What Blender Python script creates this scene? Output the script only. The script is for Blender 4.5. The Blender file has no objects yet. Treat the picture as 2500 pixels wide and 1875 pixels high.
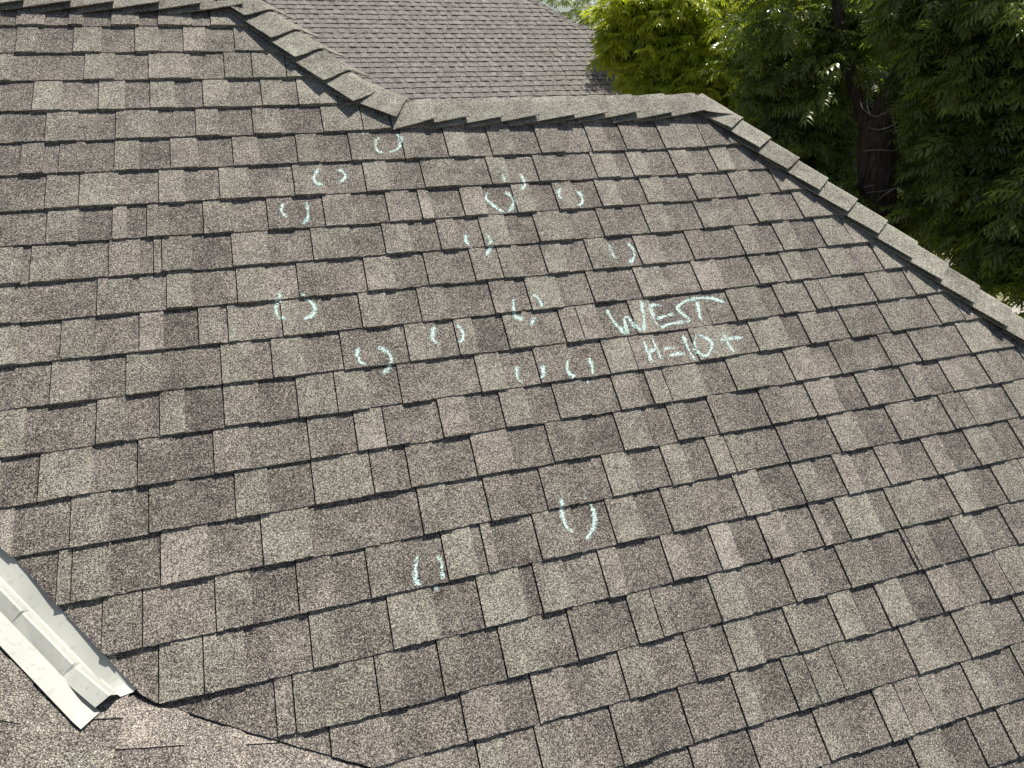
import bpy, math, random
import numpy as np
from mathutils import Vector
R_ = math.radians
sc = bpy.context.scene
col = sc.collection
rng = random.Random(7)
nr = np.random.default_rng(11)

# ------------------------------------------------------------------ camera
P = R_(39.8); CP, SP = math.cos(P), math.sin(P)
def _rot(a, b, c):
    ca, sa, cb, sb, cc, s = math.cos(a), math.sin(a), math.cos(b), math.sin(b), math.cos(c), math.sin(c)
    Rx = np.array([[1,0,0],[0,ca,-sa],[0,sa,ca]]); Ry = np.array([[cb,0,sb],[0,1,0],[-sb,0,cb]]); Rz = np.array([[cc,-s,0],[s,cc,0],[0,0,1]])
    return Rz @ Rx @ Ry
M = np.array([[1,0,0],[0,CP,-SP],[0,SP,CP]])
CH, CV = 1.9542170081695607, -2.6673370739122175
RW = M @ _rot(0.4280718212148288, -0.2023736759129806, -0.14767083635643055)
POS = M @ np.array([0, CV, CH])
F_PX = 1600.0
cam = bpy.data.cameras.new('camera'); co = bpy.data.objects.new('camera', cam); col.objects.link(co)
from mathutils import Matrix
mw = Matrix.Identity(4)
for i in range(3):
    for j in range(3): mw[i][j] = RW[i, j]
    mw[i][3] = POS[i]
co.matrix_world = mw
cam.sensor_width = 36; cam.lens = 36*F_PX/2500; cam.clip_start = .05; cam.clip_end = 1500
sc.camera = co

# ------------------------------------------------------------------ light
SUNP = np.array([.37, .74, .56]); SUNP /= np.linalg.norm(SUNP)
SUN = M @ SUNP
elev = math.asin(SUN[2]); az = math.atan2(SUN[0], SUN[1])
w = bpy.data.worlds.new('World'); sc.world = w; w.use_nodes = True
nt = w.node_tree; bg = nt.nodes['Background']
sky = nt.nodes.new('ShaderNodeTexSky'); sky.sky_type = 'NISHITA'; sky.sun_disc = False
sky.sun_elevation = elev; sky.sun_rotation = az; sky.air_density = 1.0; sky.dust_density = 1.5
nt.links.new(sky.outputs[0], bg.inputs[0]); bg.inputs[1].default_value = .07
sl = bpy.data.lights.new('sun', 'SUN'); sl.energy = 5.0; sl.angle = R_(.55); sl.color = (1, .95, .87)
so = bpy.data.objects.new('sun', sl); col.objects.link(so)
so.rotation_euler = Vector((-SUN[0], -SUN[1], -SUN[2])).to_track_quat('-Z', 'Y').to_euler()
sc.view_settings.view_transform = 'Standard'; sc.view_settings.look = 'None'
sc.view_settings.exposure = .42; sc.view_settings.gamma = 1
sc.render.engine = 'CYCLES'; sc.cycles.max_bounces = 6; sc.cycles.transparent_max_bounces = 12

# ------------------------------------------------------------------ helpers
def at(x, y, d):
    r = RW @ np.array([(x-1250)/F_PX, -(y-937.5)/F_PX, -1.]); r /= np.linalg.norm(r)
    return POS + r*d
def to_roof(x, y, h=0.0):          # photograph point -> (u, v) on the roof plane
    r = _rot(0.4280718212148288, -0.2023736759129806, -0.14767083635643055) @ np.array([(x-1250)/F_PX, -(y-937.5)/F_PX, -1.])
    t = -(CH-h)/r[2]
    return t*r[0], CV+t*r[1]
class Frame:
    def __init__(s, o, U, V, N): s.o, s.U, s.V, s.N = [np.array(a, float) for a in (o, U, V, N)]
    def w(s, u, v, n=0): return s.o + u*s.U + v*s.V + n*s.N
FW = Frame((0,0,0), (1,0,0), (0,CP,SP), (0,-SP,CP))

def tag(o, label=None, cat=None, group=None, kind=None):
    if label: o['label'] = label
    if cat: o['category'] = cat
    if group: o['group'] = group
    if kind: o['kind'] = kind
    return o
def empty(name, loc=(0,0,0)):
    o = bpy.data.objects.new(name, None); col.objects.link(o); o.location = loc; o.empty_display_size = .2
    return o
class MB:
    def __init__(s): s.v = []; s.f = []; s.c = []
    def add(s, pts, faces, c=None):
        b = len(s.v); s.v += [tuple(p) for p in pts]; s.f += [tuple(b+i for i in f) for f in faces]
        s.c += [c or (.5,.5,.5)]*len(pts)
    def build(s, name, mat, parent=None, smooth=False):
        me = bpy.data.meshes.new(name); me.from_pydata(s.v, [], s.f); me.materials.append(mat)
        at_ = me.attributes.new('tab', 'FLOAT_VECTOR', 'POINT')
        at_.data.foreach_set('vector', np.array(s.c, np.float32).ravel())
        if smooth: me.polygons.foreach_set('use_smooth', [True]*len(me.polygons))
        me.update()
        o = bpy.data.objects.new(name, me); col.objects.link(o)
        if parent: o.parent = parent; o.matrix_parent_inverse = Matrix.Translation(-parent.location)
        return o
    def box(s, a, b):
        (x0,y0,z0),(x1,y1,z1) = a, b
        s.add([(x0,y0,z0),(x1,y0,z0),(x1,y1,z0),(x0,y1,z0),(x0,y0,z1),(x1,y0,z1),(x1,y1,z1),(x0,y1,z1)],
              [(0,3,2,1),(4,5,6,7),(0,1,5,4),(1,2,6,5),(2,3,7,6),(3,0,4,7)])

# ------------------------------------------------------------------ materials
class NT:
    def __init__(s, name):
        s.m = bpy.data.materials.new(name); s.m.use_nodes = True; s.t = s.m.node_tree; s.b = s.t.nodes['Principled BSDF']
        s.out = s.t.nodes['Material Output']
    def n(s, ty, **k):
        x = s.t.nodes.new(ty)
        for a, v in k.items(): setattr(x, a, v)
        return x
    def l(s, a, b): s.t.links.new(a, b)
    def math(s, op, a, b=None, clamp=False):
        x = s.n('ShaderNodeMath', operation=op, use_clamp=clamp)
        for i, q in enumerate((a, b)):
            if q is None: continue
            if isinstance(q, (int, float)): x.inputs[i].default_value = q
            else: s.l(q, x.inputs[i])
        return x.outputs[0]
    def noise(s, vec, scale, detail=2, rough=.5):
        x = s.n('ShaderNodeTexNoise'); x.inputs['Scale'].default_value = scale; x.inputs['Detail'].default_value = detail
        x.inputs['Roughness'].default_value = rough; s.l(vec, x.inputs['Vector']); return x.outputs['Fac']
    def vor(s, vec, scale):
        x = s.n('ShaderNodeTexVoronoi'); x.inputs['Scale'].default_value = scale; s.l(vec, x.inputs['Vector'])
        sp = s.n('ShaderNodeSeparateColor'); s.l(x.outputs['Color'], sp.inputs[0]); return sp.outputs, x.outputs['Distance']
    def ramp(s, fac, stops, interp='LINEAR'):
        x = s.n('ShaderNodeValToRGB'); x.color_ramp.interpolation = interp; e = x.color_ramp.elements
        while len(e) < len(stops): e.new(.5)
        for k, (p, c) in enumerate(stops): e[k].position = p; e[k].color = (*c, 1)
        s.l(fac, x.inputs[0]); return x.outputs[0]
    def mix(s, f, a, b, mode='MIX'):
        x = s.n('ShaderNodeMix', data_type='RGBA', blend_type=mode)
        for i, q in ((0, f), (6, a), (7, b)):
            if isinstance(q, (int, float)): x.inputs[i].default_value = q
            elif isinstance(q, tuple): x.inputs[i].default_value = (*q, 1)
            else: s.l(q, x.inputs[i])
        return x.outputs[2]

def shingle_mat(name, g=600, dark=(.018,.016,.018), light=(.60,.56,.48), amp=1.06, bump=.7, mid=(.218,.198,.174), low=(.070,.060,.057)):
    m = NT(name); tc = m.n('ShaderNodeTexCoord').outputs['Object']
    at_ = m.n('ShaderNodeAttribute', attribute_name='tab'); sx = m.n('ShaderNodeSeparateXYZ'); m.l(at_.outputs['Vector'], sx.inputs[0])
    (r1, g1, b1), d1 = (lambda q: (q[0][:3], q[1]))(m.vor(tc, g))
    (r2, g2, b2), d2 = (lambda q: (q[0][:3], q[1]))(m.vor(tc, g*.66))
    lo = m.noise(tc, 6, 3); md = m.noise(tc, 17, 4, .6); hi = m.noise(tc, g*.45, 2, .7)
    x = m.math('MULTIPLY', r1, .56*amp)
    x = m.math('ADD', x, m.math('MULTIPLY', r2, .50*amp))
    x = m.math('ADD', x, m.math('MULTIPLY', m.math('SUBTRACT', hi, .5), .6*amp))
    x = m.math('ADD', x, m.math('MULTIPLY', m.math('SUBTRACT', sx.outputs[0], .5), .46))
    x = m.math('ADD', x, m.math('MULTIPLY', m.math('SUBTRACT', lo, .5), .30))
    x = m.math('ADD', x, m.math('MULTIPLY', m.math('SUBTRACT', md, .5), .34))
    x = m.math('ADD', x, (.5-.53*amp), clamp=True)
    c = m.ramp(x, [(0.08, dark), (.34, low), (.60, mid), (.95, light)])
    green = m.mix(1.0, c, (.95,.98,.92), 'MULTIPLY'); mauve = m.mix(1.0, c, (1.0,.965,.965), 'MULTIPLY')
    hue = m.math('ADD', sx.outputs[1], m.math('MULTIPLY', m.math('SUBTRACT', g2, .5), .8), clamp=True)
    c = m.mix(hue, mauve, green)
    m.l(c, m.b.inputs['Base Color']); m.b.inputs['Roughness'].default_value = .85; m.b.inputs['Specular IOR Level'].default_value = .25
    bp = m.n('ShaderNodeBump'); bp.inputs['Strength'].default_value = bump; bp.inputs['Distance'].default_value = .0014
    m.l(m.math('ADD', d1, m.math('MULTIPLY', r1, .8)), bp.inputs['Height']); m.l(bp.outputs[0], m.b.inputs['Normal'])
    return m.m
M_SH = shingle_mat('asphalt_shingle')
M_CAP = shingle_mat('cap_shingle', 600, light=(.60,.59,.50), amp=.9)
M_FAR = shingle_mat('far_shingle', 70, dark=(.03,.028,.03), light=(.50,.465,.435), amp=.3, bump=.1, mid=(.225,.206,.196))
def plain(name, c, rough=.8, spec=.3, var=.25, scale=8, metal=0):
    m = NT(name); tc = m.n('ShaderNodeTexCoord').outputs['Object']
    f = m.noise(tc, scale, 5, .6)
    m.l(m.ramp(f, [(.3, tuple(x*(1-var) for x in c)), (.7, tuple(min(1, x*(1+var)) for x in c))]), m.b.inputs['Base Color'])
    m.b.inputs['Roughness'].default_value = rough; m.b.inputs['Specular IOR Level'].default_value = spec; m.b.inputs['Metallic'].default_value = metal
    return m.m
M_DECK = plain('roof_underlay', (.03,.03,.03))
M_WALL = plain('painted_siding', (.45,.42,.36)); M_TRIM = plain('white_trim', (.72,.7,.66), var=.05)
M_DRY = plain('dry_grass', (.62,.52,.18), var=.2, scale=3)
def metal_mat():
    m = NT('painted_flashing'); tc = m.n('ShaderNodeTexCoord').outputs['Object']
    sp = m.noise(tc, 60, 2, .4); sp2 = m.noise(tc, 160, 2, .5); lo = m.noise(tc, 7, 4)
    a = m.ramp(sp, [(.60, (0,0,0)), (.68, (1,1,1))]); b = m.ramp(sp2, [(.68, (0,0,0)), (.74, (1,1,1))])
    base = m.ramp(lo, [(.3, (.39,.40,.36)), (.7, (.47,.475,.43))])
    c = m.mix(m.math('MULTIPLY', a, .55), base, (.33,.33,.29)); c = m.mix(m.math('MULTIPLY', b, .6), c, (.28,.27,.24))
    m.l(c, m.b.inputs['Base Color']); m.b.inputs['Roughness'].default_value = .5; m.b.inputs['Specular IOR Level'].default_value = .35
    bp = m.n('ShaderNodeBump'); bp.inputs['Strength'].default_value = .25; bp.inputs['Distance'].default_value = .004
    m.l(m.noise(tc, 14, 3), bp.inputs['Height']); m.l(bp.outputs[0], m.b.inputs['Normal'])
    return m.m
M_METAL = metal_mat()
def chalk_mat():
    m = NT('mint_chalk'); tc = m.n('ShaderNodeTexCoord').outputs['Object']
    at_ = m.n('ShaderNodeAttribute', attribute_name='tab'); sx = m.n('ShaderNodeSeparateXYZ'); m.l(at_.outputs['Vector'], sx.inputs[0])
    (r, g, b), d = m.vor(tc, 300)
    n = m.noise(tc, 130, 2, .6); lo = m.noise(tc, 28, 2)
    x = m.math('ADD', m.math('MULTIPLY', r, .6), m.math('MULTIPLY', n, .7))
    x = m.math('ADD', x, m.math('MULTIPLY', lo, .35))
    x = m.math('ADD', x, m.math('SUBTRACT', sx.outputs[0], .86))
    al = m.ramp(x, [(.34, (0,0,0)), (.66, (.95,.95,.95))])
    m.b.inputs['Base Color'].default_value = (.60,.77,.71,1); m.b.inputs['Roughness'].default_value = .95; m.b.inputs['Specular IOR Level'].default_value = .1
    m.l(al, m.b.inputs['Alpha'])
    return m.m
M_CHALK = chalk_mat()

# ------------------------------------------------------------------ the shingled roof slope, as measured course by course
LINES = {1:[(0,61),(570,63)],2:[(0,128),(667,125)],3:[(0,197),(745,189)],4:[(0,272),(850,254)],5:[(0,349),(900,319),(975,313)],
6:[(0,428),(900,391),(1700,360),(1799,352)],7:[(0,516),(850,470),(1700,422),(1873,410)],8:[(0,601),(850,549),(1700,488),(1950,463)],
9:[(0,696),(850,629),(1650,563),(2043,525)],10:[(0,791),(850,716),(1650,639),(2119,591)],11:[(0,894),(850,805),(1650,718),(2200,653)],
12:[(0,1001),(850,901),(1650,804),(2304,712)],13:[(0,1117),(850,1003),(1650,890),(2402,775)],14:[(0,1239),(850,1106),(1650,979),(2500,840)],
15:[(33,1361),(850,1217),(1650,1078),(2500,923)],16:[(140,1479),(850,1342),(1650,1182),(2500,1015)],17:[(256,1601),(850,1473),(1650,1296),(2500,1115)],
18:[(399,1717),(850,1614),(1650,1419),(2500,1217)],19:[(680,1798),(850,1760),(1650,1548),(2500,1324)],20:[(922,1871),(1650,1676),(2500,1442)],
21:[(1600,1843),(1700,1812),(2500,1566)],22:[(2500,1700)],23:[(2500,1843)]}
TA = {  # tile origin, then per row: c = butt joint / tooth start, b = tooth end (recess start); x in tile units at the row's top
 'A':((0,0),{0:'c105 b280 c415 b500 c665 b835 c940 b1145 c1250',1:'c100 b230 c440 b610 c805 b950 c1092 b1230 c1395',2:'c40 b250 c505 b690 c885 b1140 c1335 c1500 b1505 c1700',
  3:'b0 c200 b375 c590 b750 c895 b1045 c1208 b1365 c1555 b1690 c1770',4:'b90 c275 b470 c690 b950 c1165 b1305 c1503 b1675 c1915',
  5:'c125 b270 c355 b515 c683 b835 c1015 b1185 c1385 b1545 c1765 b1895 c2080',6:'b35 c275 c475 b710 c945 b1105 c1305 b1490 c1745 b1930 c2165',
  7:'b100 c280 b475 c670 c690 b760 c875 b1010 c1210 b1390 c1590 b1750 c1925',8:'b60 c185 b410 c650 b840 c915 c965 b1150 c1380 b1605 c1855'}),
 'D':((0,600),{9:'c50 b335 c580 b795 c992 b1145 c1408 b1590 c1770 b1965',10:'b105 c365 b570 c830 b980 c1180 b1320 c1355 b1410 c1675 b1925',
  11:'b35 c305 b540 c752 b970 c1315 b1505 c1615 b1810 c2030',12:'c65 b285 c575 b755 c950 b1105 c1330 b1545 c1765 c1995',
  13:'b20 c235 b555 c820 b1050 c1270 b1490 c1833 b2010',14:'c65 b150 c422 b665 c887 b1135 c1397 b1600 c1858'}),
 'G':((0,1200),{15:'c345 b365 c430 b665 c955 b1245 c1555 b1850 c2090',16:'b400 c610 b635 c850 b1020 c1280 b1500 c1765 b1980',17:'b700 c945 b955 c1210 b1460 c1843 b2000',18:'b1300 c1635 b1650 c1745'}),
 'B':((800,0),{5:'b250 c425 b580 c685 b815 c945 b1090 c1235 b1380 c1540 b1655 c1745 b1865 c1975',6:'c200 b345 c545 b760 c940 b1055 c1220 b1370 c1565 b1700 c1780 b1880 c2035',
  7:'b140 c335 b485 c530 b600 c780 b920 c1090 b1205 c1335 b1455 c1590 b1715 c1860 b1985',8:'b130 c315 b475 c640 b750 c895 b1055 c1220 b1430 c1600 b1715 c1870 b2010'}),
 'E':((800,600),{9:'b50 c205 b375 c565 b690 c840 c1005 b1135 c1265 b1390 c1530 b1670 c1820 b1970',10:'c175 b345 c525 b690 c955 b1115 c1170 b1360 c1540 b1670 c1822 b1985',
  11:'c62 b235 c450 b640 c745 b860 c1037 b1190 c1370 b1375 c1480 b1600 c1790 b1920',12:'c28 b218 c405 b585 c870 b1020 c1222 b1430 c1630 c1794 b1950',
  13:'b50 c145 c320 b455 c648 b820 c1015 b1175 c1335 b1520 c1690 b1845 c1890 c1995',14:'b0 c240 b385 c455 b625 c845 b1070 c1295 b1520 c1705 b1875 c2020',
  15:'c120 b270 c525 b700 c920 b1090 c1255 b1440 c1635 b1790 c1985'}),
 'H':((800,1200),{16:'b100 c215 b440 c670 b850 c905 b970 c1218 b1455 c1655 b1830 c1985',17:'b85 c345 b615 c880 b1140 c1220 b1400 c1608 b1720 c1985',
  18:'c270 b440 c645 b790 c1010 b1280 c1425 b1600 c1780 c1925 b2000',19:'b80 c245 b540 c785 b1010 c1205 b1410 c1730 b1910',20:'b600 c880 b1050 c1230 b1450 c1680 b1860 c2090',21:'b1900 c2150'}),
 'C':((1600,0),{5:'b120 c255',6:'b180 c310 b420',7:'c185 b275 c425 b560 c680',8:'c220 b380 c545 b690 c810',9:'c165 b265 c465 b560 c690 b800 c940'}),
 'F':((1600,600),{10:'b60 c205 b350 c547 b655 c735 b860 c970 b1120 c1283',11:'b270 c410 b600 c690 b780 c880 c970 b1110 c1245 b1380 c1475',12:'c190 b430 c545 b740 c847 b960 c1085 b1200 c1320 b1500 c1620',
  13:'b240 c410 b605 c755 b905 c1030 b1180 c1325 b1420 c1500 b1700 c1790 b1960 c2080',14:'b165 c300 b450 c605 b740 c880 b1040 c1185 b1310 c1455 b1560 c1685 b1800 c1915 b2040 c2165',
  15:'b145 c290 c400 b470 c710 b870 c1015 b1180 c1365 b1545 c1690 c1815 b1920 c2070',16:'b195 c450 b600 c805 b925 c1050 b1150 c1300 b1425 c1580 b1690 c1835 b1980 c2110',
  17:'c20 b145 c305 b430 c595 b740 c910 b970 c1065 b1260 c1360 b1600 c1725 b1850 c2000'}),
 'I':((1600,1200),{18:'b140 c305 b480 c740 b885 c1065 b1270 c1455 b1470 c1480 b1610 c1760 b1890 c2050',19:'b20 c160 b330 c395 b560 c755 b885 c1025 b1160 c1300 b1450 c1610 b1740 c1885 b1900 c2020',
  20:'c125 b270 c440 b545 c745 c875 b880 c1030 b1200 c1450 b1590 c1765 b1950 c2130',21:'c190 b370 c545 b730 c930 b1095 c1290 b1300 c1420 c1555 b1660 c1825 b1940 c2125',22:'b1180 c1405 b1630 c1805 b1830 c2005 b2100'}),
}
OWN = {'A':(0,850),'D':(0,850),'G':(0,850),'B':(850,1650),'E':(850,1650),'H':(850,1650),'C':(1650,2501),'F':(1650,2501),'I':(1650,2501)}
EXPO = .143
DEV = {}
for n, pts in LINES.items():
    uv = [to_roof(*q, .008) for q in pts]
    DEV[n] = ([q[0] for q in uv], [q[1]+n*EXPO for q in uv])
def wline(n, u):
    if n in DEV: return -n*EXPO + float(np.interp(u, *DEV[n]))
    return -n*EXPO + (DEV[23][1][0] if n > 23 else DEV[1][1][0])
W_U0, W_U1 = -3.0, 5.0
def rand_breaks(u0, u1, tooth=(.085,.17), rec=(.055,.12), joint=.16):
    out = []; u = u0 + rng.uniform(-.2, 0)
    while u < u1:
        out.append((u, 'c')); u += rng.uniform(*tooth)
        if rng.random() < joint: continue
        out.append((u, 'b')); u += rng.uniform(*rec)
    return out
W_BR = {}
for tile, (o, rows) in TA.items():
    for n, s in rows.items():
        for tk in s.split():
            px = o[0] + float(tk[1:])*900/2212
            if not OWN[tile][0] <= px < OWN[tile][1]: continue
            ln = LINES.get(n) or [(x, y-68) for x, y in LINES[1]]
            py = np.interp(px, [q[0] for q in ln], [q[1] for q in ln]) + 5
            W_BR.setdefault(n, []).append((to_roof(px, py, .004)[0], tk[0]))
W_BR[0] = [(a, k) for a, k in W_BR[0]]
for n in range(-1, 33):
    b = sorted(W_BR.get(n, []))
    if b:
        b = [(u, k) for u, k in rand_breaks(W_U0, b[0][0]-.07)] + b + [(u, k) for u, k in rand_breaks(b[-1][0]+.3, W_U1) if u > b[-1][0]+.08]
    else: b = rand_breaks(W_U0, W_U1)
    cl = [b[0]]
    for q in b[1:]:
        if q[0]-cl[-1][0] < .012: continue
        cl.append(q)
    W_BR[n] = cl
# hips, ridges and valley, in roof coordinates
V_UP, V_LO, HK = .06, -.575, (.794, .608)
U_UP = (-.085-HK[1]*V_UP)/HK[0]; U_L0 = (-.085-HK[1]*V_LO)/HK[0]; U_L1 = (1.055-HK[1]*V_LO)/HK[0]
def w_max(u):
    if u < U_UP: return V_UP
    if u < U_L0: return (-.085-HK[0]*u)/HK[1]
    if u < U_L1: return V_LO
    return (1.055-HK[0]*u)/HK[1]
VAL = [(-3.2, .98), (-.894,-2.109),(-.861,-2.144),(-.757,-2.289),(-.647,-2.435),(-.565,-2.547),(-.516,-2.582),(-.254,-2.728),(-.026,-2.85),(3.2,-4.62)]
def w_min(u): return max(float(np.interp(u, [q[0] for q in VAL], [q[1] for q in VAL])), -4.6)

TT, TB, RT, RB = .0050, .0125, .0008, .0080       # heights: tooth top/butt, recess top/butt
class Slope:
    def __init__(s, F, line, breaks, n0, n1, u0, u1, vmin, vmax, du=.014, tone=(.5,.5), flat=1.0, K=3, tv=1.0):
        s.F, s.line, s.vmin, s.vmax, s.du, s.flat, s.K = F, line, vmin, vmax, du, flat, K
        s.rows = {}
        for n in range(n0, n1):
            b = [q for q in breaks[n]]; segs = []; hb = rng.uniform(-.04, .04)*tv
            for k, (u, ty) in enumerate(b):
                ue = b[k+1][0] if k+1 < len(b) else u1
                a, e = max(u, u0), min(ue, u1)
                if e <= a: continue
                blend = rng.gauss(0, .085)*tv
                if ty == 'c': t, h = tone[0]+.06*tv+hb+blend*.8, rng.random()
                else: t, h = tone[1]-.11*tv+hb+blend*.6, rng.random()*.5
                segs.append((a, e, ty, t, h, rng.random(), rng.uniform(-.0008, .0024)*flat, rng.gauss(0, .0016)))
            s.rows[n] = segs
    def height(s, n, seg, u, v):
        top, bot = s.line(n, u), s.line(n+1, u)
        t = min(max((v-bot)/max(top-bot, .01), 0), 1.15)
        hb, ht = (TB, TT) if seg[2] == 'c' else (RB, RT)
        lift = seg[6]*(1-min(t*2.5, 1))
        return (hb*(1-t)+ht*t)*s.flat + lift
    def find(s, u, v):
        for n, segs in s.rows.items():
            if s.line(n+1, u) <= v < s.line(n, u):
                for g in segs:
                    if g[0] <= u < g[1]: return s.height(n, g, u, v)
        return .01
    def mesh(s, name, mat, parent, label=None):
        mb = MB(); F = s.F; K = s.K
        for n, segs in s.rows.items():
            for (a, e, ty, tone, hue, rd, lift, off) in segs:
                seg = (a, e, ty, tone, hue, rd, lift, off)
                if ty == 'c' : a2, e2 = a+.0040*min(s.flat, 1), e
                else: a2, e2 = a, e
                k = max(1, int(round((e2-a2)/s.du)))
                us = [a2+(e2-a2)*i/k for i in range(k+1)]
                base = []; okc = []
                wob = [rng.gauss(0, .0009) for _ in us]
                curl = rng.gauss(0, .001)
                for i, u in enumerate(us):
                    vb = s.line(n+1, u)+off*.7+wob[i]*s.flat; vt = s.line(n, u)+.022
                    lo, hi = s.vmin(u), s.vmax(u)
                    clipped = vb < lo
                    vb = max(vb, lo+wob[i]*.8); vt = min(vt, hi)
                    if vb >= vt: vb = vt
                    colr = []
                    for j in range(K+1):
                        f = j/K; v = vb+(vt-vb)*f
                        h = s.height(n, seg, u, v)+curl*(1-f)*((i/k)-.5)
                        colr.append(F.w(u, v, h))
                    colr.append(F.w(u, vb-.0004, -.035 if clipped else -.003))
                    base.append(colr); okc.append(vt-vb > 1e-5)
                c0 = (tone, hue, rd); Kp = K+2
                pts = [p for c in base for p in c]; fs = []
                for i in range(k):
                    if not (okc[i] or okc[i+1]): continue
                    q = i*Kp; r = q+Kp
                    for j in range(K): fs.append((q+j, r+j, r+j+1, q+j+1))
                    fs.append((q+K+1, r+K+1, r, q))
                if not fs: continue
                mb.add(pts, fs, c0)
                if ty == 'c':     # side walls of the raised tooth
                    for ci, fl in ((0, 0), (k, 1)):
                        if not okc[ci]: continue
                        u = us[ci]; top = base[ci][:K+1]; low = [p-F.N*.006 for p in top]
                        ff = [(j, j+1, K+1+j+1, K+1+j) if fl else (K+1+j, K+1+j+1, j+1, j) for j in range(K)]
                        mb.add(list(top)+low, ff, c0)
        o = mb.build(name, mat, parent)
        if label: o['label'] = label
        return o
def deck(F, us, vmin, vmax, name, parent, n=-.008):
    mb = MB()
    for a, b in zip(us[:-1], us[1:]):
        mb.add([F.w(a, vmin(a), n), F.w(b, vmin(b), n), F.w(b, vmax(b), n), F.w(a, vmax(a), n)], [(0,1,2,3)])
    return mb.build(name, M_DECK, parent)

house = empty('shingle_roof', (0, 0, -1.2))
tag(house, 'nearest brown-grey shingle roof with chalk marks, filling most of the picture', 'roof')
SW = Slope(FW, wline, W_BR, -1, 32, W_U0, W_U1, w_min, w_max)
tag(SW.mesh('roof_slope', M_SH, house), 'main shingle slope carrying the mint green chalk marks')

# sheet under the shingles, clipped to the slope
US = sorted(set([W_U0, U_UP, U_L0, U_L1, W_U1] + [q[0] for q in VAL if q[0] > W_U0 and q[0] < W_U1]))
deck(FW, US, lambda u: min(w_min(u)-.05, w_max(u)), w_max, 'roof_underlay', house)

# neighbouring slopes of the same roof
def rows_for(n0, n1, u0, u1, **k): return {n: rand_breaks(u0, u1, **k) for n in range(n0, n1)}
def lin(off=0, e=EXPO): return lambda n, u: off-n*e+.0016*math.sin(u*9+n)
zr = lambda v: v*SP
XO, YO, ZO = -.626, -2.583*CP, -2.583*SP
FC = Frame((XO, YO, ZO), (0,1,0), (-CP,0,SP), (SP,0,CP))       # faces +x, left of the metal valley
edge = .078/HK[1]
c_min = lambda u: max(.085, 1.305*u+edge)
SC = Slope(FC, lin(.05+EXPO*14), rows_for(0, 15, -3.5, 1.3), 0, 15, -3.5, 1.25, c_min, lambda u: 1.9, du=.03, tone=(.50,.50), flat=.55)
SC.mesh('side_slope', M_SH, house, 'sunlit shingle slope on the far side of the metal valley')
KB = .352; bA = math.atan(KB); xf, zf = -.6936, -1.5967
FB = Frame((xf, YO, zf), (0,1,0), (-math.cos(bA),0,math.sin(bA)), (math.sin(bA),0,math.cos(bA)))
xJ = -.565; uJ = -1.971-YO
def b_min(u):                     # the line where the low slope runs in under the main one
    x = xJ+(u-uJ)/-.4226 if u < uJ else xJ+.02
    return max(-(x-xf)/math.cos(bA)-.03, -4.2)
SB = Slope(FB, lin(.04), rows_for(0, 31, -3.5, .4), 0, 31, -3.0, .12, b_min, lambda u: .035, du=.03, tone=(.52,.50), flat=.55)
SB.mesh('low_slope', M_SH, house, 'low pitched shingle slope below the end of the metal valley')
deck(FC, [-3.5, -.2, 0, 1.2], lambda u: max(-.02, 1.305*u-.05), lambda u: 1.9, 'roof_underlay', house)
deck(FB, [-3.0, -1, uJ, .12], lambda u: b_min(u), lambda u: .01, 'roof_underlay', house, n=-.01)

# back faces, seen only from beside the camera's place
ZE = -2.94; LV = -(ZE)/SP
FE = Frame((0, -.44, V_LO*SP), (-1,0,0), (0,-CP,SP), (0,SP,CP))
SE = Slope(FE, lin(-.01), rows_for(0, 29, -5, .2), 0, 29, -4.9, .0, lambda u: max(-4.02, -4.02), lambda u: min(0, (U_L1+u)*1.305) if u < -U_L1 else (0 if u < -U_L0 else -(u+U_L0)*1.305), du=.5, K=1)
SE.mesh('roof_slope', M_FAR, house, 'rear slope behind the lower ridge')
FH = Frame((U_L1, -.44, V_LO*SP), (0,1,0), (-CP,0,SP), (SP,0,CP))
SH = Slope(FH, lin(-.01), rows_for(0, 29, -3.3, 3.3), 0, 29, -3.2, 3.2, lambda u: -4.02, lambda u: -abs(u)*1.305, du=.5, K=1)
SH.mesh('roof_slope', M_FAR, house, 'hip end slope facing the trees')
FH2 = Frame((U_UP, V_UP*CP, V_UP*SP), (0,1,0), (-CP,0,SP), (SP,0,CP))
SH2 = Slope(FH2, lin(-.01), rows_for(0, 33, -.7, 3.9), 0, 33, -.49, 3.6, lambda u: max(-(u+.486+.478)*1.305, -4.65), lambda u: -abs(u)*1.305, du=.5, K=1)
SH2.mesh('roof_slope', M_FAR, house, 'upper hip end slope')
FE2 = Frame((0, V_UP*CP, V_UP*SP), (-1,0,0), (0,-CP,SP), (0,SP,CP))
SE2 = Slope(FE2, lin(-.01), rows_for(0, 33, -3.6, 3.2), 0, 33, -3.5, 3.0, lambda u: -4.65, lambda u: 0 if u > -U_UP else (u+U_UP)*1.305, du=.5, K=1)
SE2.mesh('roof_slope', M_FAR, house, 'upper rear slope')

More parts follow.
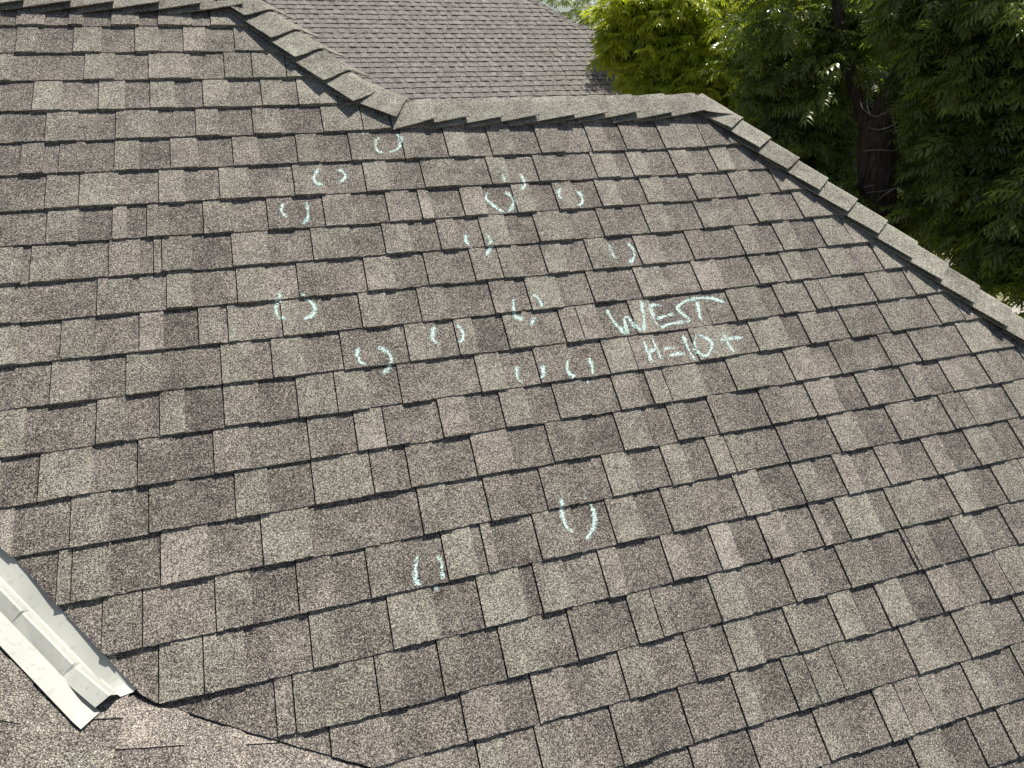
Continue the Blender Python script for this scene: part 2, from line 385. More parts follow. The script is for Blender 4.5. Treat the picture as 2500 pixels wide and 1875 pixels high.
# ------------------------------------------------------------------ cap shingles along ridges and hips
def cap(P0, ax, s1, n1, s2, n2, L=.30, w1=.12, w2=.13, lift=(.027,.007), skew=0, r=.04, th=.0045, tone=.5, name='hip_cap', twist=0, fl=.010, fl2=.008):
    """P0 = apex point at the butt end; ax points away from the butt, under the neighbour."""
    mb = MB(); rows = []; NA = 11; NL = 8
    j1, j2 = rng.gauss(0, .003), rng.gauss(0, .003); tw = rng.gauss(0, .006)
    for i in range(NL+1):
        f = i/NL; s = f*L; lf = lift[0]*(1-f)+lift[1]*f
        up = []; d1 = w1+j1+skew*f; d2 = w2+j2-skew*f*.4
        row = []
        for k in range(NA+1):
            g = k/NA*2-1
            flare = ((fl if g < 0 else fl2)*(1-f*.8)+.004*max(0, 1-f*2.2))*abs(g)**2
            if g <= 0: d = -g*d1; S, N = s1, n1
            else: d = g*d2; S, N = s2, n2
            if d >= r: p = S*d+N*(lf+flare); nn = N
            else:
                q = (g <= 0 and (r-d)/(2*r)) or ((r+d)/(2*r) if g > 0 else (r-d)/(2*r))
                A = s1*r+n1*lf; B = s2*r+n2*lf; C = (n1+n2)/np.linalg.norm(n1+n2)*lf*1.1
                p = A*(1-q)**2+C*2*q*(1-q)+B*q*q; nn = n1*(1-q)+n2*q; nn = nn/np.linalg.norm(nn)
            jit = rng.gauss(0, .0006)
            row.append((P0+ax*(s+tw*g*(1-f)+twist*max(0, -g)*(1-f)+(jit*1.4 if i == 0 else 0))+p+nn*jit*.4, nn))
        rows.append(row)
    pts = [a for rr in rows for a, _ in rr]+[a-n*th for rr in rows for a, n in rr]
    W = NA+1; off = (NL+1)*W; fs = []
    for i in range(NL):
        for k in range(NA):
            a = i*W+k; fs.append((a, a+1, a+W+1, a+W)); b = a+off; fs.append((b, b+W, b+W+1, b+1))
    for k in range(NA): fs.append((k, off+k, off+k+1, k+1)); a = NL*W+k; fs.append((a, a+1, off+a+1, off+a))
    for i in range(NL):
        a = i*W; fs.append((a, a+W, off+a+W, off+a)); a = i*W+NA; fs.append((a, off+a, off+a+W, a+W))
    mb.add(pts, fs, (tone+.10+rng.gauss(0, .045), rng.uniform(.6, 1), rng.random()))
    return mb.build(name, M_CAP, house, smooth=False)
nW, nE, nX = np.array((0,-SP,CP)), np.array((0,SP,CP)), np.array((SP,0,CP))
hip_ax = FW.w(-.608, .794)                          # up along the hip
sW = FW.w(-.794, -.608); 
def side(n, ax, away):
    s = np.cross(n, ax); s /= np.linalg.norm(s)
    return s if np.dot(s, away) > 0 else -s
hip_ax /= np.linalg.norm(hip_ax); sW /= np.linalg.norm(sW)
sX = side(nX, hip_ax, np.array((1, 1, -1.)))
def hip_pt(s, perp): return FW.w(s*.608+perp*.794, -s*.794+perp*.608)
for s in (.020, .166, .305, .458, .609):
    cap(hip_pt(s, -.074), hip_ax, sW, nW, sX, nX, w1=.127, w2=.14, tone=.56, fl=.016, fl2=.022)
q0 = FW.w(.425, V_LO+.002); q1 = hip_pt(.50, -.074)-q0; q1 /= np.linalg.norm(q1)
cap(q0, q1, side(nW, q1, np.array((0,-1,-1.))), nW, side(nX, q1, np.array((1,1,-1.))), nX, L=.30, w1=.125, w2=.10, tone=.56, twist=-.01)
cap(hip_pt(-.125, -.080), hip_ax, sW, nW, sX, nX, L=.16, w1=.118, tone=.55)
for k in range(0, 21):
    cap(hip_pt(1.742+.1545*k, 1.063), hip_ax, sW, nW, sX, nX, L=.30 if k > 1 else .17+.15*k, w1=.122, w2=.12, lift=(.030,.007), fl=.010, r=.03, tone=.57)
rx = np.array((-1., 0, 0)); sRW = np.array((0,-CP,-SP)); sRE = np.array((0,CP,-SP))
for u in (.520,.656,.80,.949,1.107,1.263,1.412,1.570,1.722):
    a = FW.w(u, V_LO); cap(a+np.array((0,0,.004)), rx, sRW, nW, sRE, nE, L=.29 if u > .6 else .17, w1=.128, w2=.12, skew=.024, lift=(.026,.008), tone=.55, name='ridge_cap')
cap(hip_pt(1.715, 1.062), hip_ax, sW, nW, sX, nX, L=.19, w1=.12, w2=.12, lift=(.028,.016), twist=.10, tone=.56)
for k in range(18):
    a = FW.w(-.152-.154*k, V_UP); cap(a+np.array((0,0,.004)), rx, sRW, nW, sRE, nE, L=.29, w1=.125, skew=.026, tone=.55, name='ridge_cap')

# ------------------------------------------------------------------ metal valley flashing
def flashing():
    mb = MB(); ax = FW.w(-.608, .794); ax /= np.linalg.norm(ax)
    sw = FW.w(.794, .608); sw /= np.linalg.norm(sw)
    sc_ = side(nX, ax, np.array((-1, -1, 1.)))
    nm = nW+nX; nm /= np.linalg.norm(nm); hor = sw-sc_; hor -= nm*np.dot(hor, nm); hor /= np.linalg.norm(hor)
    O = np.array((XO, YO, ZO))
    # profile: left flange on the side slope, W rib, right flange on the main slope
    def prof():
        p = []                                  # (offset along the side slope, raise)
        for d in (.092, .075, .055, .034): p.append((sc_*d+nX*.011, sc_*0))
        for h, z in ((-.029, .014), (.001, .038), (.006, .038), (.024, .012)): p.append((hor*h, nm*z))
        for d in (.030, .034, .06, .09, .13): p.append((sw*d-nW*.003, sw*0))
        return p
    pr = prof(); S = [.012+.018*k for k in range(9)]+[.163, .20, .25, .35, .355, .5, .8, 1.2, 1.7, 2.2]
    pts = []
    for s in S:
        for i, (p, up) in enumerate(pr):
            dent = -.006 if (s in (.156,.35) and i in (5, 6)) else 0
            q = O+ax*s+p; zb = zf-KB*(q[0]-xf)+.012
            lift = max(0, zb-q[2]) if s < .3 else 0
            pts.append(q+up+nm*dent+np.array((0, 0, lift)))
    n = len(pr); fs = []
    for i in range(len(S)-1):
        for k in range(n-1): a = i*n+k; fs.append((a, a+1, a+n+1, a+n))
    b = len(pts); pts2 = pts+[p-nm*.0012 for p in pts]
    fs2 = fs+[(b+a, b+d, b+c, b+bb) for a, bb, c, d in fs]+[(k, b+k, b+k+1, k+1) for k in range(n-1)]
    mb.add(pts2, fs2)
    return tag(mb.build('valley_flashing', M_METAL, house), 'pale weathered metal valley flashing with a raised centre rib')
flashing()

# ------------------------------------------------------------------ chalk marks
T_ = {'A':(0,0,.40687), 'B':(800,0,.40687), 'D':(0,600,.40687), 'E':(800,600,.40687), 'H':(800,1200,.40687), 'T':(1400,650,.22604)}
def chalk(tile, strokes, wid, name, label, gain=0):
    ox, oy, k = T_[tile]; mb = MB()
    for st in strokes:
        pts = np.array([to_roof(ox+x*k, oy+y*k, .007) for x, y in st])
        if len(pts) == 1: pts = np.array([pts[0]-(.004,0), pts[0]+(.004,0)])
        # smooth by Catmull-Rom, resample every 3.5 mm
        ex = np.vstack([2*pts[0]-pts[1], pts, 2*pts[-1]-pts[-2]]); cur = []
        for i in range(1, len(ex)-2):
            p0, p1, p2, p3 = ex[i-1:i+3]; m = max(2, int(np.linalg.norm(p2-p1)/.0035))
            for t in np.arange(m)/m:
                cur.append(.5*((2*p1)+(-p0+p2)*t+(2*p0-5*p1+4*p2-p3)*t*t+(-p0+3*p1-3*p2+p3)*t**3))
        cur.append(ex[-2]); cur = np.array(cur); tan = np.gradient(cur, axis=0); tan /= np.linalg.norm(tan, axis=1)[:, None]+1e-9
        N = len(cur); V = []; Cc = []; G = (-1, -.5, 0, .5, 1); ph = rng.uniform(0, 9)
        for i in range(N):
            nrm = np.array((-tan[i][1], tan[i][0])); f = i/(N-1)
            endf = min(1, min(f, 1-f)*N*.0035/.012)
            ww = wid*(.85+.25*math.sin(i*.21+ph))
            for g in G:
                q = cur[i]+nrm*g*ww*.5+np.array((rng.gauss(0,.0006), rng.gauss(0,.0006)))
                V.append(FW.w(q[0], q[1], SW.find(q[0], q[1])+.0007)); Cc.append((.62*(1-abs(g)**1.5)+.04+gain-.28*(1-endf), 0, 0))
        fs = [(i*5+j, (i+1)*5+j, (i+1)*5+j+1, i*5+j+1) for i in range(N-1) for j in range(4)]
        b = len(mb.v); mb.v += [tuple(p) for p in V]; mb.c += Cc; mb.f += [tuple(b+i for i in f) for f in fs]
    return tag(mb.build(name, M_CHALK, house), label)
RINGS = [
 ('B',[[(305,820),(290,850),(288,880),(305,905),(335,917)],[(365,914),(400,905),(430,880),(438,840),(432,815),(412,800)]],'round chalk ring just under the left end of the lower ridge'),
 ('A',[[(1915,1012),(1890,1050),(1885,1080),(1905,1105),(1938,1112)],[(2025,1010),(2058,1030),(2073,1055),(2055,1080),(2030,1090)]],'wide open chalk ring, upper left of the group'),
 ('A',[[(1700,1218),(1688,1255),(1705,1290),(1730,1308)],[(1838,1210),(1845,1250),(1850,1285),(1840,1320),(1815,1345)],[(1775,1262)]],'chalk brackets with a white dot between them'),
 ('B',[[(1050,1045),(1055,1070),(1065,1098)],[(1150,1035),(1165,1060),(1178,1090),(1183,1115),(1160,1140)]],'small chalk brackets above the ring that crosses a joint'),
 ('B',[[(965,1148),(950,1170),(955,1195),(980,1220),(1010,1245),(1035,1262),(1070,1275)],[(1060,1145),(1085,1160),(1108,1185),(1115,1220),(1100,1255),(1075,1274)]],'large U shaped chalk ring left of two smaller ones'),
 ('B',[[(1395,1130),(1385,1160),(1395,1190),(1415,1210)],[(1485,1135),(1515,1160),(1530,1190),(1525,1220),(1500,1240)]],'chalk brackets right of the U shaped ring'),
 ('B',[[(832,1400),(828,1430),(838,1460),(855,1480)],[(945,1400),(965,1425),(975,1460),(975,1478),(966,1505),(950,1535)]],'chalk brackets in the second row with a tail over the course below'),
 ('B',[[(1690,1460),(1695,1495),(1710,1530),(1730,1550)],[(1800,1455),(1828,1485),(1840,1515),(1835,1550),(1810,1580)]],'chalk brackets furthest right of the rings'),
 ('D',[[(1680,275),(1676,315),(1655,370),(1660,405),(1680,430),(1720,440)],[(1812,290),(1830,315),(1870,340),(1890,375),(1885,405),(1860,430),(1820,445)]],'widest chalk ring at the left of the slope'),
 ('E',[[(1115,310),(1112,345),(1115,390),(1130,430),(1180,438)],[(1225,295),(1260,315),(1278,345),(1275,370)],[(1250,425),(1225,460),(1220,482)]],'broken chalk ring crossing a course edge left of the lettering'),
 ('E',[[(650,480),(632,510),(628,545),(640,575),(675,595)],[(775,475),(800,500),(812,540),(805,570),(778,582)]],'neat pair of chalk brackets in the middle'),
 ('E',[[(190,612),(178,640),(180,670),(195,700),(230,718)],[(305,600),(340,625),(370,650),(382,680),(378,708),(360,740),(330,765)]],'chalk ring with a smudge over the course below'),
 ('E',[[(1145,718),(1135,755),(1140,795),(1170,825)],[(1285,712),(1295,750),(1290,785),(1270,797)]],'left of two neighbouring chalk rings below the lettering'),
 ('E',[[(1450,680),(1435,715),(1440,750),(1460,785),(1490,792)],[(1560,668),(1580,700),(1590,740),(1585,772)],[(1565,815)]],'right of two neighbouring chalk rings below the lettering'),
 ('H',[[(1400,35),(1402,90),(1412,150),(1430,205),(1460,240),(1480,252)],[(1535,40),(1560,52)],[(1575,65),(1595,110),(1605,165),(1595,215),(1570,265),(1545,287)]],'tall chalk ring low on the slope, right of the last one'),
 ('H',[[(540,385),(528,440),(525,500),(535,545),(565,565)],[(658,378),(680,430),(690,490),(688,530)],[(665,570),(640,590)]],'lowest chalk ring, two upright strokes'),
]
for t, st, lb in RINGS: chalk(t, st, .023, 'chalk_ring', lb, .08)
WEST = [[(355,460),(410,550),(470,640),(565,738)],[(565,738),(595,715)],[(575,735),(560,620),(555,560),(590,545),(640,620),(700,680),(745,708)],[(755,708),(757,560),(745,460),(735,370)],
 [(820,425),(850,500),(880,590),(925,672)],[(808,430),(880,412),(955,420)],[(900,567),(980,540),(1092,508)],[(930,668),(1020,632),(1110,612),(1200,600)],
 [(1300,342),(1230,365),(1170,398),(1128,430),(1142,475),(1190,520),(1240,562),(1245,595),(1200,612)],[(1230,365),(1310,345),(1400,335),(1500,345),(1580,365),(1640,385)],[(1335,370),(1350,460),(1365,540),(1382,588)]]
H10 = [[(750,780),(775,860),(810,950),(842,1052)],[(845,770),(880,850),(920,940),(952,1018)],[(800,925),(850,908),(910,895)],[(975,900),(1030,880),(1102,885)],[(1035,965),(1120,945),(1202,940)],
 [(1190,735),(1215,820),(1260,930),(1312,1018)],[(1335,735),(1310,800),(1302,870),(1340,940),(1420,975),(1470,920),(1490,840),(1440,780),(1335,738)],[(1610,705),(1650,800),(1690,880),(1735,945)],[(1570,800),(1650,795),(1740,775),(1832,765)]]
chalk('T', WEST, .023, 'chalk_lettering', 'chalk word WEST in mint green capitals', .13)
chalk('T', H10, .020, 'chalk_lettering', 'chalk writing H=10+ under the word WEST', .13)

# ------------------------------------------------------------------ walls under the near roof
GZ = -5.8
mb = MB(); mb.box((-2.9, -3.2, GZ), (4.5, 2.3, ZE+.35)); mb.build('wall', M_WALL, house)
mb = MB(); mb.box((3.1, -3.62, ZE-.19), (4.86, -3.56, ZE-.02)); mb.box((4.86, -3.62, ZE-.19), (4.92, 2.7, ZE-.02)); mb.build('fascia', M_TRIM, house)

# ------------------------------------------------------------------ roof behind
P2 = R_(35); D2 = 10.5
def hit2(x, y):
    r = RW @ np.array([(x-1250)/F_PX, -(y-937.5)/F_PX, -1.]); t2 = math.tan(P2)
    t = t2*(POS[1]-D2)/(r[2]-t2*r[1]); return POS+t*r
bh = hit2(1413, 63); zl = bh[2]; yl = bh[1]; xl = bh[0]
far = empty('shingle_roof', (xl, yl, -2)); tag(far, 'taupe shingle roof farther away behind the ridge, left of the trees', 'roof')
C2, S2 = math.cos(P2), math.sin(P2)
F2 = Frame((xl, yl, zl), (1,0,0), (0,C2,S2), (0,-S2,C2))
HU = 1.6                                   # rise of the upper ridge above the lower, along the slope
x_up = -HU*C2
f_max = lambda u: HU if u < x_up else (-u/C2 if u < 0 else (0 if u < 4.2 else -(u-4.2)/C2))
E2 = .1455
S_F = Slope(F2, lambda n, u: HU-n*E2+.008*math.sin(n*1.7)+.003*math.sin(u*3+n), rows_for(0, 42, -10, 8, joint=.1), 0, 42, -9.5, 8, lambda u: -4.5, f_max, du=.4, tone=(.60,.62), K=1, flat=1.5, tv=.3)
S_F.mesh('roof_slope', M_FAR, far)
deck(F2, [-9.5, x_up, 0, 4.2, 8], lambda u: -4.5, f_max, 'roof_underlay', far)
FX2 = Frame((xl+x_up, yl+HU*C2, zl+HU*S2), (0,1,0), (-C2,0,S2), (S2,0,C2))
mb = MB(); a = FX2.w
mb.add([FX2.w(0,0), FX2.w(-HU*C2,-HU), FX2.w(3, -3/C2-2*0-HU), FX2.w(5, -5/C2)], [(0,1,2,3)]); mb.build('roof_slope', M_FAR, far)
mb = MB(); mb.add([(xl-9.5, yl+HU*C2, zl+HU*S2), (xl+x_up, yl+HU*C2, zl+HU*S2), (xl+x_up+6, yl+HU*C2+6, zl+HU*S2-4.2), (xl-9.5, yl+HU*C2+6, zl+HU*S2-4.2)], [(0,3,2,1)]); mb.build('roof_slope', M_FAR, far)
mb = MB(); mb.add([(xl, yl, zl), (xl+4.2, yl, zl), (xl+8, yl+4.3, zl-3), (xl+4, yl+4.3, zl-3)], [(0,1,2,3)])
mb.add([(xl+4.2, yl, zl), (xl+8.2, yl-3.7, zl-2.58), (xl+8.2, yl+3.7, zl-2.58)], [(0,1,2)]); mb.build('roof_slope', M_FAR, far)
def cap2(p, ax, s1, n1, s2, n2):
    mb = MB(); t = rng.uniform(.35, .6); q = []
    for s, l in ((0, .022), (.20, .008)):
        for d, S, N in ((.13, s1, n1), (.03, s1, n1), (0, s1, (n1+n2)/2), (.03, s2, n2), (.13, s2, n2)): q.append(p+ax*s+S*d+N*l)
    q += [v-np.array((0,0,.012)) for v in q]
    fs = [(i, i+1, i+6, i+5) for i in range(4)]+[(i, i+10, i+11, i+1) for i in range(4)]+[(0, 5, 15, 10), (4, 14, 19, 9)]
    mb.add(q, fs, (t, .8, 0)); mb.build('hip_cap' if abs(ax[1]) > .1 else 'ridge_cap', M_FAR, far)
nA = np.array((0,-S2,C2)); nB = np.array((S2,0,C2)); hax = np.array((-1, 1, math.tan(P2))); hax /= np.linalg.norm(hax)
s1 = side(nA, hax, np.array((-1,-1,-1.))); s2 = side(nB, hax, np.array((1,1,-1.)))
hl = HU*C2*math.sqrt(2+math.tan(P2)**2)
for k in range(int(hl/.15)): cap2(np.array((xl, yl, zl))+hax*k*.15, hax, s1, nA, s2, nB)
nC = np.array((0,S2,C2)); ra = np.array((-1.,0,0))
for k in range(22): cap2(np.array((xl+.15+k*.19, yl, zl)), ra, np.array((0,-C2,-S2)), nA, np.array((0,C2,-S2)), nC)
mb = MB(); mb.box((xl-9, yl-3.3, GZ), (xl+7.6, yl+3.2, zl-2.4)); mb.build('wall', M_WALL, far)

# ------------------------------------------------------------------ ground
def ground_mat():
    m = NT('ground_dirt'); tc = m.n('ShaderNodeTexCoord').outputs['Object']
    a = m.noise(tc, .35, 4); b = m.noise(tc, 9, 5, .7)
    c = m.ramp(a, [(.42, (.22,.20,.10)), (.55, (.45,.42,.36))]); c = m.mix(m.math('MULTIPLY', b, .6), c, (.07,.08,.03))
    m.l(c, m.b.inputs['Base Color']); m.b.inputs['Roughness'].default_value = 1; return m.m
mb = MB(); mb.add([(-400,-400,GZ),(400,-400,GZ),(400,400,GZ),(-400,400,GZ)], [(0,1,2,3)])
tag(mb.build('ground', ground_mat()), kind='structure')

# ------------------------------------------------------------------ trees
def leaf_mat(name, c1, c2, trans):
    m = NT(name); at_ = m.n('ShaderNodeAttribute', attribute_name='tab'); sx = m.n('ShaderNodeSeparateXYZ'); m.l(at_.outputs['Vector'], sx.inputs[0])
    c = m.ramp(sx.outputs[0], [(0, c1), (1, c2)]); m.l(c, m.b.inputs['Base Color'])
    m.b.inputs['Roughness'].default_value = .28; m.b.inputs['Specular IOR Level'].default_value = .5
    tr = m.n('ShaderNodeBsdfTranslucent'); tcx = m.mix(1.0, c, (1.55,1.65,.45), 'MULTIPLY'); m.l(tcx, tr.inputs[0])
    mx = m.n('ShaderNodeMixShader'); mx.inputs[0].default_value = trans
    m.l(m.b.outputs[0], mx.inputs[1]); m.l(tr.outputs[0], mx.inputs[2]); m.l(mx.outputs[0], m.out.inputs[0]); return m.m
L_BRIGHT = leaf_mat('bright_leaf', (.22,.27,.04), (.55,.56,.10), .6)  # lit copy of the leaf: sun shining through is put into its colour
L_DARK = leaf_mat('dark_leaf', (.075,.10,.036), (.28,.33,.10), .5)  # darker copy of the leaf, with the shade put into its colour
L_FAR = leaf_mat('far_leaf', (.05,.07,.028), (.15,.18,.06), .4)
def bark_mat():
    m = NT('bark'); tc = m.n('ShaderNodeTexCoord').outputs['Object']
    mp = m.n('ShaderNodeMapping'); mp.inputs['Scale'].default_value = (22, 22, 4); m.l(tc, mp.inputs[0])
    n = m.noise(mp.outputs[0], 1.4, 6, .7)
    m.l(m.ramp(n, [(.35, (.012,.009,.007)), (.65, (.10,.07,.05))]), m.b.inputs['Base Color']); m.b.inputs['Roughness'].default_value = .95
    bp = m.n('ShaderNodeBump'); bp.inputs['Strength'].default_value = 1; bp.inputs['Distance'].default_value = .03
    m.l(n, bp.inputs['Height']); m.l(bp.outputs[0], m.b.inputs['Normal']); return m.m
M_BARK = bark_mat(); M_TWIG = plain('twig', (.22,.2,.17))
def leaf_template(r):
    """one drooping feather-shaped leaf of narrow leaflets"""
    L = .26; V = []; Fc = []
    def rach(t): return np.array((t*L, 0, .05*t*L*4-(t**2)*L*.45))
    n = 5; prs = [(t, s) for t in np.linspace(.22, .95, n) for s in (-1, 1)]+[(1.0, 0)]
    for t, s in prs:
        b = rach(t); ln = (.075+.035*math.sin(t*2.6))*r.uniform(.85, 1.15); wd = ln*.135
        ang = s*r.uniform(.75, 1.1) if s else 0; d = np.array((math.cos(ang), math.sin(ang), -r.uniform(.25, .7))); d /= np.linalg.norm(d)
        sd = np.cross(d, (0,0,1)); sd /= np.linalg.norm(sd); up = np.cross(sd, d); q = len(V)
        drop = np.array((0,0,-ln*.22)); sv = d*0
        V += [b, b+d*ln*.35+sd*wd+up*.003, b+d*ln*.35-sd*wd+up*.003, b+d*ln*.72+sd*wd*.75+drop*.35, b+d*ln*.72-sd*wd*.75+drop*.35, b+d*ln*1.0+drop]
        Fc += [(q, q+1, q+2), (q+1, q+3, q+4), (q+1, q+4, q+2), (q+3, q+5, q+4)]
    q = len(V); a, c = rach(.05), rach(1.); mdl = rach(.5)
    V += [a, mdl+np.array((0,.0016,0)), c, mdl-np.array((0,.0016,0))]; Fc += [(q, q+1, q+2), (q, q+2, q+3)]
    return np.array(V), np.array(Fc)
TPL = [leaf_template(random.Random(k)) for k in range(6)]
def crown(name, lobes, mat, parent, cl=8, scale=1.0, far=False):
    """lobes: (centre, radii, number of twigs). leaves hang in sprays round twig tips spread through each lobe."""
    VV, FF, CC = [], [], []; base = 0
    for c, rad, nt_ in lobes:
        d = nr.normal(size=(nt_, 3)); d /= np.linalg.norm(d, axis=1)[:, None]
        rr = nr.uniform(.25, 1, nt_)**.5; lump = 1+.22*np.sin(d[:,0]*5+c[0]*3)*np.cos(d[:,1]*4+c[1])+.15*np.sin(d[:,2]*9)
        tips = np.array(c)+d*np.array(rad)*(rr*lump)[:, None]
        for k in range(nt_):
            out = d[k]*np.array((1,1,.35)); a0 = math.atan2(out[1], out[0]); tone = nr.uniform(0, 1)
            for j in range(cl):
                T, Fc = TPL[nr.integers(6)]
                yaw = a0+nr.normal(0, 1.1); pit = nr.normal(-.15, .35); rol = nr.normal(0, .35); s = scale*nr.uniform(.7, 1.2)
                cy, sy, cp, sp, cr, sr = math.cos(yaw), math.sin(yaw), math.cos(pit), math.sin(pit), math.cos(rol), math.sin(rol)
                Rm = np.array([[cy,-sy,0],[sy,cy,0],[0,0,1]])@np.array([[cp,0,-sp],[0,1,0],[sp,0,cp]])@np.array([[1,0,0],[0,cr,-sr],[0,sr,cr]])
                p = tips[k]-np.array((out[0],out[1],out[2]))*(.05*j*scale)+nr.normal(0, .03*scale, 3)
                VV.append((T*s)@Rm.T+p); FF.append(Fc+base); base += len(T)
                CC.append(np.full(len(T), np.clip(tone*.6+nr.uniform(0, .4), 0, 1)))
    V = np.concatenate(VV).astype(np.float32); Fa = np.concatenate(FF).astype(np.int32); C = np.concatenate(CC).astype(np.float32)
    me = bpy.data.meshes.new(name); me.vertices.add(len(V)); me.vertices.foreach_set('co', V.ravel())
    me.loops.add(Fa.size); me.loops.foreach_set('vertex_index', Fa.ravel())
    me.polygons.add(len(Fa)); me.polygons.foreach_set('loop_start', np.arange(0, Fa.size, 3, dtype=np.int32))
    me.update(calc_edges=True); a = me.attributes.new('tab', 'FLOAT_VECTOR', 'POINT')
    a.data.foreach_set('vector', np.stack([C, C, C], 1).ravel()); me.materials.append(mat)
    o = bpy.data.objects.new(name, me); col.objects.link(o)
    if parent: o.parent = parent; o.matrix_parent_inverse = Matrix.Translation(-parent.location)
    return o
def limb(mb, pts, seg=14, rough=.04):
    """pts: (point, radius); a tapering knobbly tube"""
    P_ = [np.array(p, float) for p, _ in pts]; Rr = [r for _, r in pts]; q = []; rs = []
    for i in range(len(P_)-1):
        m = 6
        for t in range(m): f = t/m; q.append(P_[i]*(1-f)+P_[i+1]*f); rs.append(Rr[i]*(1-f)+Rr[i+1]*f)
    q.append(P_[-1]); rs.append(Rr[-1]); q = np.array(q); N = len(q)
    for _ in range(2): q[1:-1] = (q[:-2]+2*q[1:-1]+q[2:])/4
    tn = np.gradient(q, axis=0); V = []
    for i in range(N):
        t = tn[i]/np.linalg.norm(tn[i]); a = np.cross(t, (0.3,1,.1)); a /= np.linalg.norm(a); b = np.cross(t, a)
        for k in range(seg):
            th = 2*math.pi*k/seg; rr = rs[i]*(1+rough*math.sin(th*5+i*.3)+rng.gauss(0, rough*.6))
            V.append(q[i]+(a*math.cos(th)+b*math.sin(th))*rr)
    mb.add(V, [(i*seg+k, i*seg+(k+1)%seg, (i+1)*seg+(k+1)%seg, (i+1)*seg+k) for i in range(N-1) for k in range(seg)])
def tree(name, label, base, group=None):
    t = empty(name, tuple(base)); tag(t, label, 'tree', group); return t
def A(x, y, d): return at(x, y, d)

# bright pecan beside the far roof
b1 = A(1880, 330, 12.6); base1 = (b1[0]+.5, b1[1]+.3, GZ)
t1 = tree('leafy_tree', 'sunlit yellow-green tree overhanging the right end of the farther roof', base1)
lob = []
for x, y, d, r, n in [(1640,40,12.4,.95,90),(1555,25,12.5,.75,60),(1520,110,12.5,.5,40),(1700,170,12.1,.8,80),(1620,190,12.0,.6,50),(1800,110,12.3,1.0,80),(1840,-120,12.9,1.1,30),
                      (1560,200,12.4,.30,14),(1860,270,12.0,.85,70),(1740,280,12.1,.7,40),(1960,60,12.6,1.0,50),(1640,-60,12.6,.7,30)]:
    lob.append((A(x, y, d), (r, r, r*.8), n))
Rs = hit2(1500, 175); lob += [(Rs+SUN*2.3, (.42, .5, .5), 26), (Rs+SUN*2.6+np.array((.7,0,0)), (.6, .5, .5), 30)]  # extra leaf lobes above the frame, added up-sun to shade the far roof
crown('crown', [(c, q, int(n*1.5)) for c, q, n in lob], L_BRIGHT, t1, cl=8, scale=.95)
mb = MB(); limb(mb, [(base1, .2), (A(1900, 520, 12.8), .16), (A(1850, 250, 12.5), .09), (A(1700, 60, 12.4), .035)]); limb(mb, [(A(1850, 250, 12.5), .06), (A(1900, 0, 12.6), .03)], 8)
limb(mb, [(A(1780, 160, 12.4), .04), (A(1640, 190, 12.1), .012)], 6); mb.build('trunk', M_BARK, t1)

# large dark pecan with the visible trunk
bt = A(2140, 700, 8.6); base2 = (bt[0], bt[1], GZ)
t2 = tree('leafy_tree', 'large dark tree with the thick forked trunk showing between its leaves', base2)
mb = MB()
limb(mb, [(base2, .27), (A(2146, 700, 8.6), .22), (A(2143, 470, 8.6), .185), (A(2140, 330, 8.6), .19), (A(2165, 270, 8.6), .15), (A(2215, 160, 8.7), .125), (A(2255, 0, 8.8), .10), (A(2290, -300, 9.2), .06)], 18)
limb(mb, [(A(2135, 340, 8.6), .12), (A(2105, 270, 8.65), .08), (A(2060, 120, 8.8), .06), (A(2030, -80, 9.), .04)], 12)
limb(mb, [(A(2240, 60, 8.75), .07), (A(2300, 160, 8.8), .05), (A(2330, 260, 8.8), .035), (A(2420, 330, 8.6), .015)], 8)
limb(mb, [(A(2190, 220, 8.65), .05), (A(2380, 180, 8.3), .03), (A(2520, 190, 8.0), .02)], 8)
mb.build('trunk', M_BARK, t2)
def twig(pts, r=.008, d=8.35):
    mb = MB(); limb(mb, [(A(x, y, d+rng.uniform(-.05,.05)), r*(1-.75*i/len(pts))) for i, (x, y) in enumerate(pts)], 5, .1); mb.build('bare_branch', M_TWIG, t2)
k = 900/2212
for pl in [[(1440,640),(1370,680),(1330,700),(1290,690),(1240,650),(1228,600)],[(1290,690),(1270,640),(1275,590)],[(1460,730),(1400,765),(1330,780),(1280,765)],[(1430,710),(1440,780),(1470,830)],[(1560,510),(1500,560),(1420,640),(1370,690)],[(1250,905),(1330,898),(1420,905)],
            [(1310,1110),(1250,1125)],[(1480,1120),(1400,1140),(1330,1150),(1270,1155)],[(1420,1140),(1370,1170),(1335,1205)],[(1850,1500),(1950,1560),(2050,1540)],[(1470,745),(1540,770)]]:
    twig([(1600+x*k, y*k) for x, y in pl])
lob = []
for x, y, d, r, n in [
  (1950,60,9.2,.85,90),(2000,200,8.9,.6,80),(1930,330,9.0,.6,70),(2010,420,9.0,.55,60),(2040,330,9.2,.4,30),(1900,190,9.3,.6,60),(2070,60,9.6,.6,50),(2080,500,8.6,.4,36),
  (2300,40,8.3,.55,60),(2420,40,8.2,.8,100),(2350,180,8.2,.6,80),(2480,220,8.1,.75,100),(2310,280,8.4,.45,54),(2400,360,8.2,.6,80),(2480,460,8.0,.6,80),(2300,420,8.6,.45,44),(2350,520,8.3,.5,60),
  (2460,600,7.9,.5,60),(2250,520,8.9,.4,36),(2200,0,8.2,.4,30),(2580,120,8.,.9,60),(2620,450,7.9,.9,60),(2570,680,7.7,.6,50),(2150,40,9.4,.5,34),(2400,650,8.6,.4,30),(2230,620,9.2,.3,10),
  (2280,190,8.25,.35,30),(2260,230,8.3,.25,14)]:
    lob.append((A(x, y, d), (r, r, r*.8), n))
crown('crown', [(c, q, int(n*.95)) for c, q, n in lob], L_DARK, t2, cl=9, scale=.78)
top = []
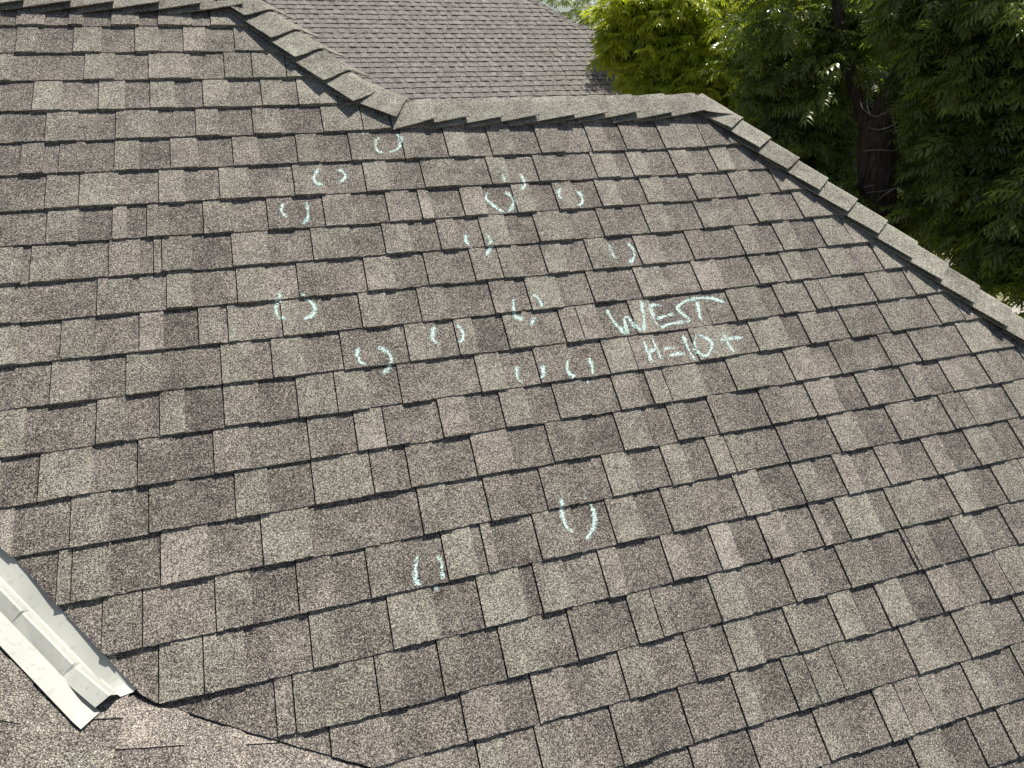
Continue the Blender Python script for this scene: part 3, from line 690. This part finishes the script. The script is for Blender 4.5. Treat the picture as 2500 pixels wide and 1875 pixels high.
for x, y, z in [(1.2,1.0,2.3),(2.6,.5,2.6),(-.3,1.6,2.4),(.4,-.4,2.4),(2.2,-1.,2.5),(1.4,2.2,2.9),(.9,.3,3.6),(-1.2,.6,2.0),(3.2,-1.6,2.0),(2.8,1.9,2.4),(0,-1.6,2.),(1.4,-2.4,2.1)]:
    top.append((np.array((base2[0]+x-.3, base2[1]+y, z-.1)), (1.0, 1.0, .5), 13))
o = crown('crown', top, L_DARK, t2, cl=8, scale=1.3)

# trees behind
back = [((2020,150,13.5),1.7,'dense dark tree behind the fork of the big trunk'),((2330,120,14.5),1.9,'dark tree behind the big tree, near the right edge'),((1800,80,16),1.7,'tree behind the sunlit yellow-green one'),
        ((2520,330,13.),1.7,'low dark tree at the far right edge'),((1435,40,24.),2.0,'distant tree over the end of the farther roof with sky through its leaves'),((1960,420,15),1.2,'shrubby dark tree low behind the near hip'),
        ((2300,420,17),1.4,'round dark tree seen below the branches on the right')]
for (x, y, d), r, lb in back:
    c = A(x, y, d); t = tree('leafy_tree', lb, (c[0], c[1], GZ), 'dark trees behind')
    sky_one = d > 20
    L = []
    for k in range(7):
        a = k*2.4; L.append((c+np.array((math.cos(a)*r*.6, math.sin(a)*r*.6, (k-3)*r*.28)), (r*.62, r*.62, r*.5), 20 if sky_one else 44))
    crown('crown', L, L_FAR if not sky_one else L_DARK, t, cl=7, scale=1.25)
    mb = MB(); limb(mb, [((c[0], c[1], GZ), .16), ((c[0]+.1, c[1], (GZ+c[2])/2), .12), (tuple(c), .07)], 10); mb.build('trunk', M_BARK, t)

# sunlit dry grass beyond the trees
g = at(2238, 590, 1); dr = g-POS; tt = (GZ+.004-POS[2])/dr[2]; g = POS+dr*tt
mb = MB(); q = []
for k in range(28): a = k/28*2*math.pi; r = 1+.2*math.sin(k*2.3); q.append((g[0]+math.cos(a)*1.6*r, g[1]+math.sin(a)*2.2*r, GZ+.004))
mb.add(q, [tuple(range(28))]); tag(mb.build('dry_grass', M_DRY), kind='structure')
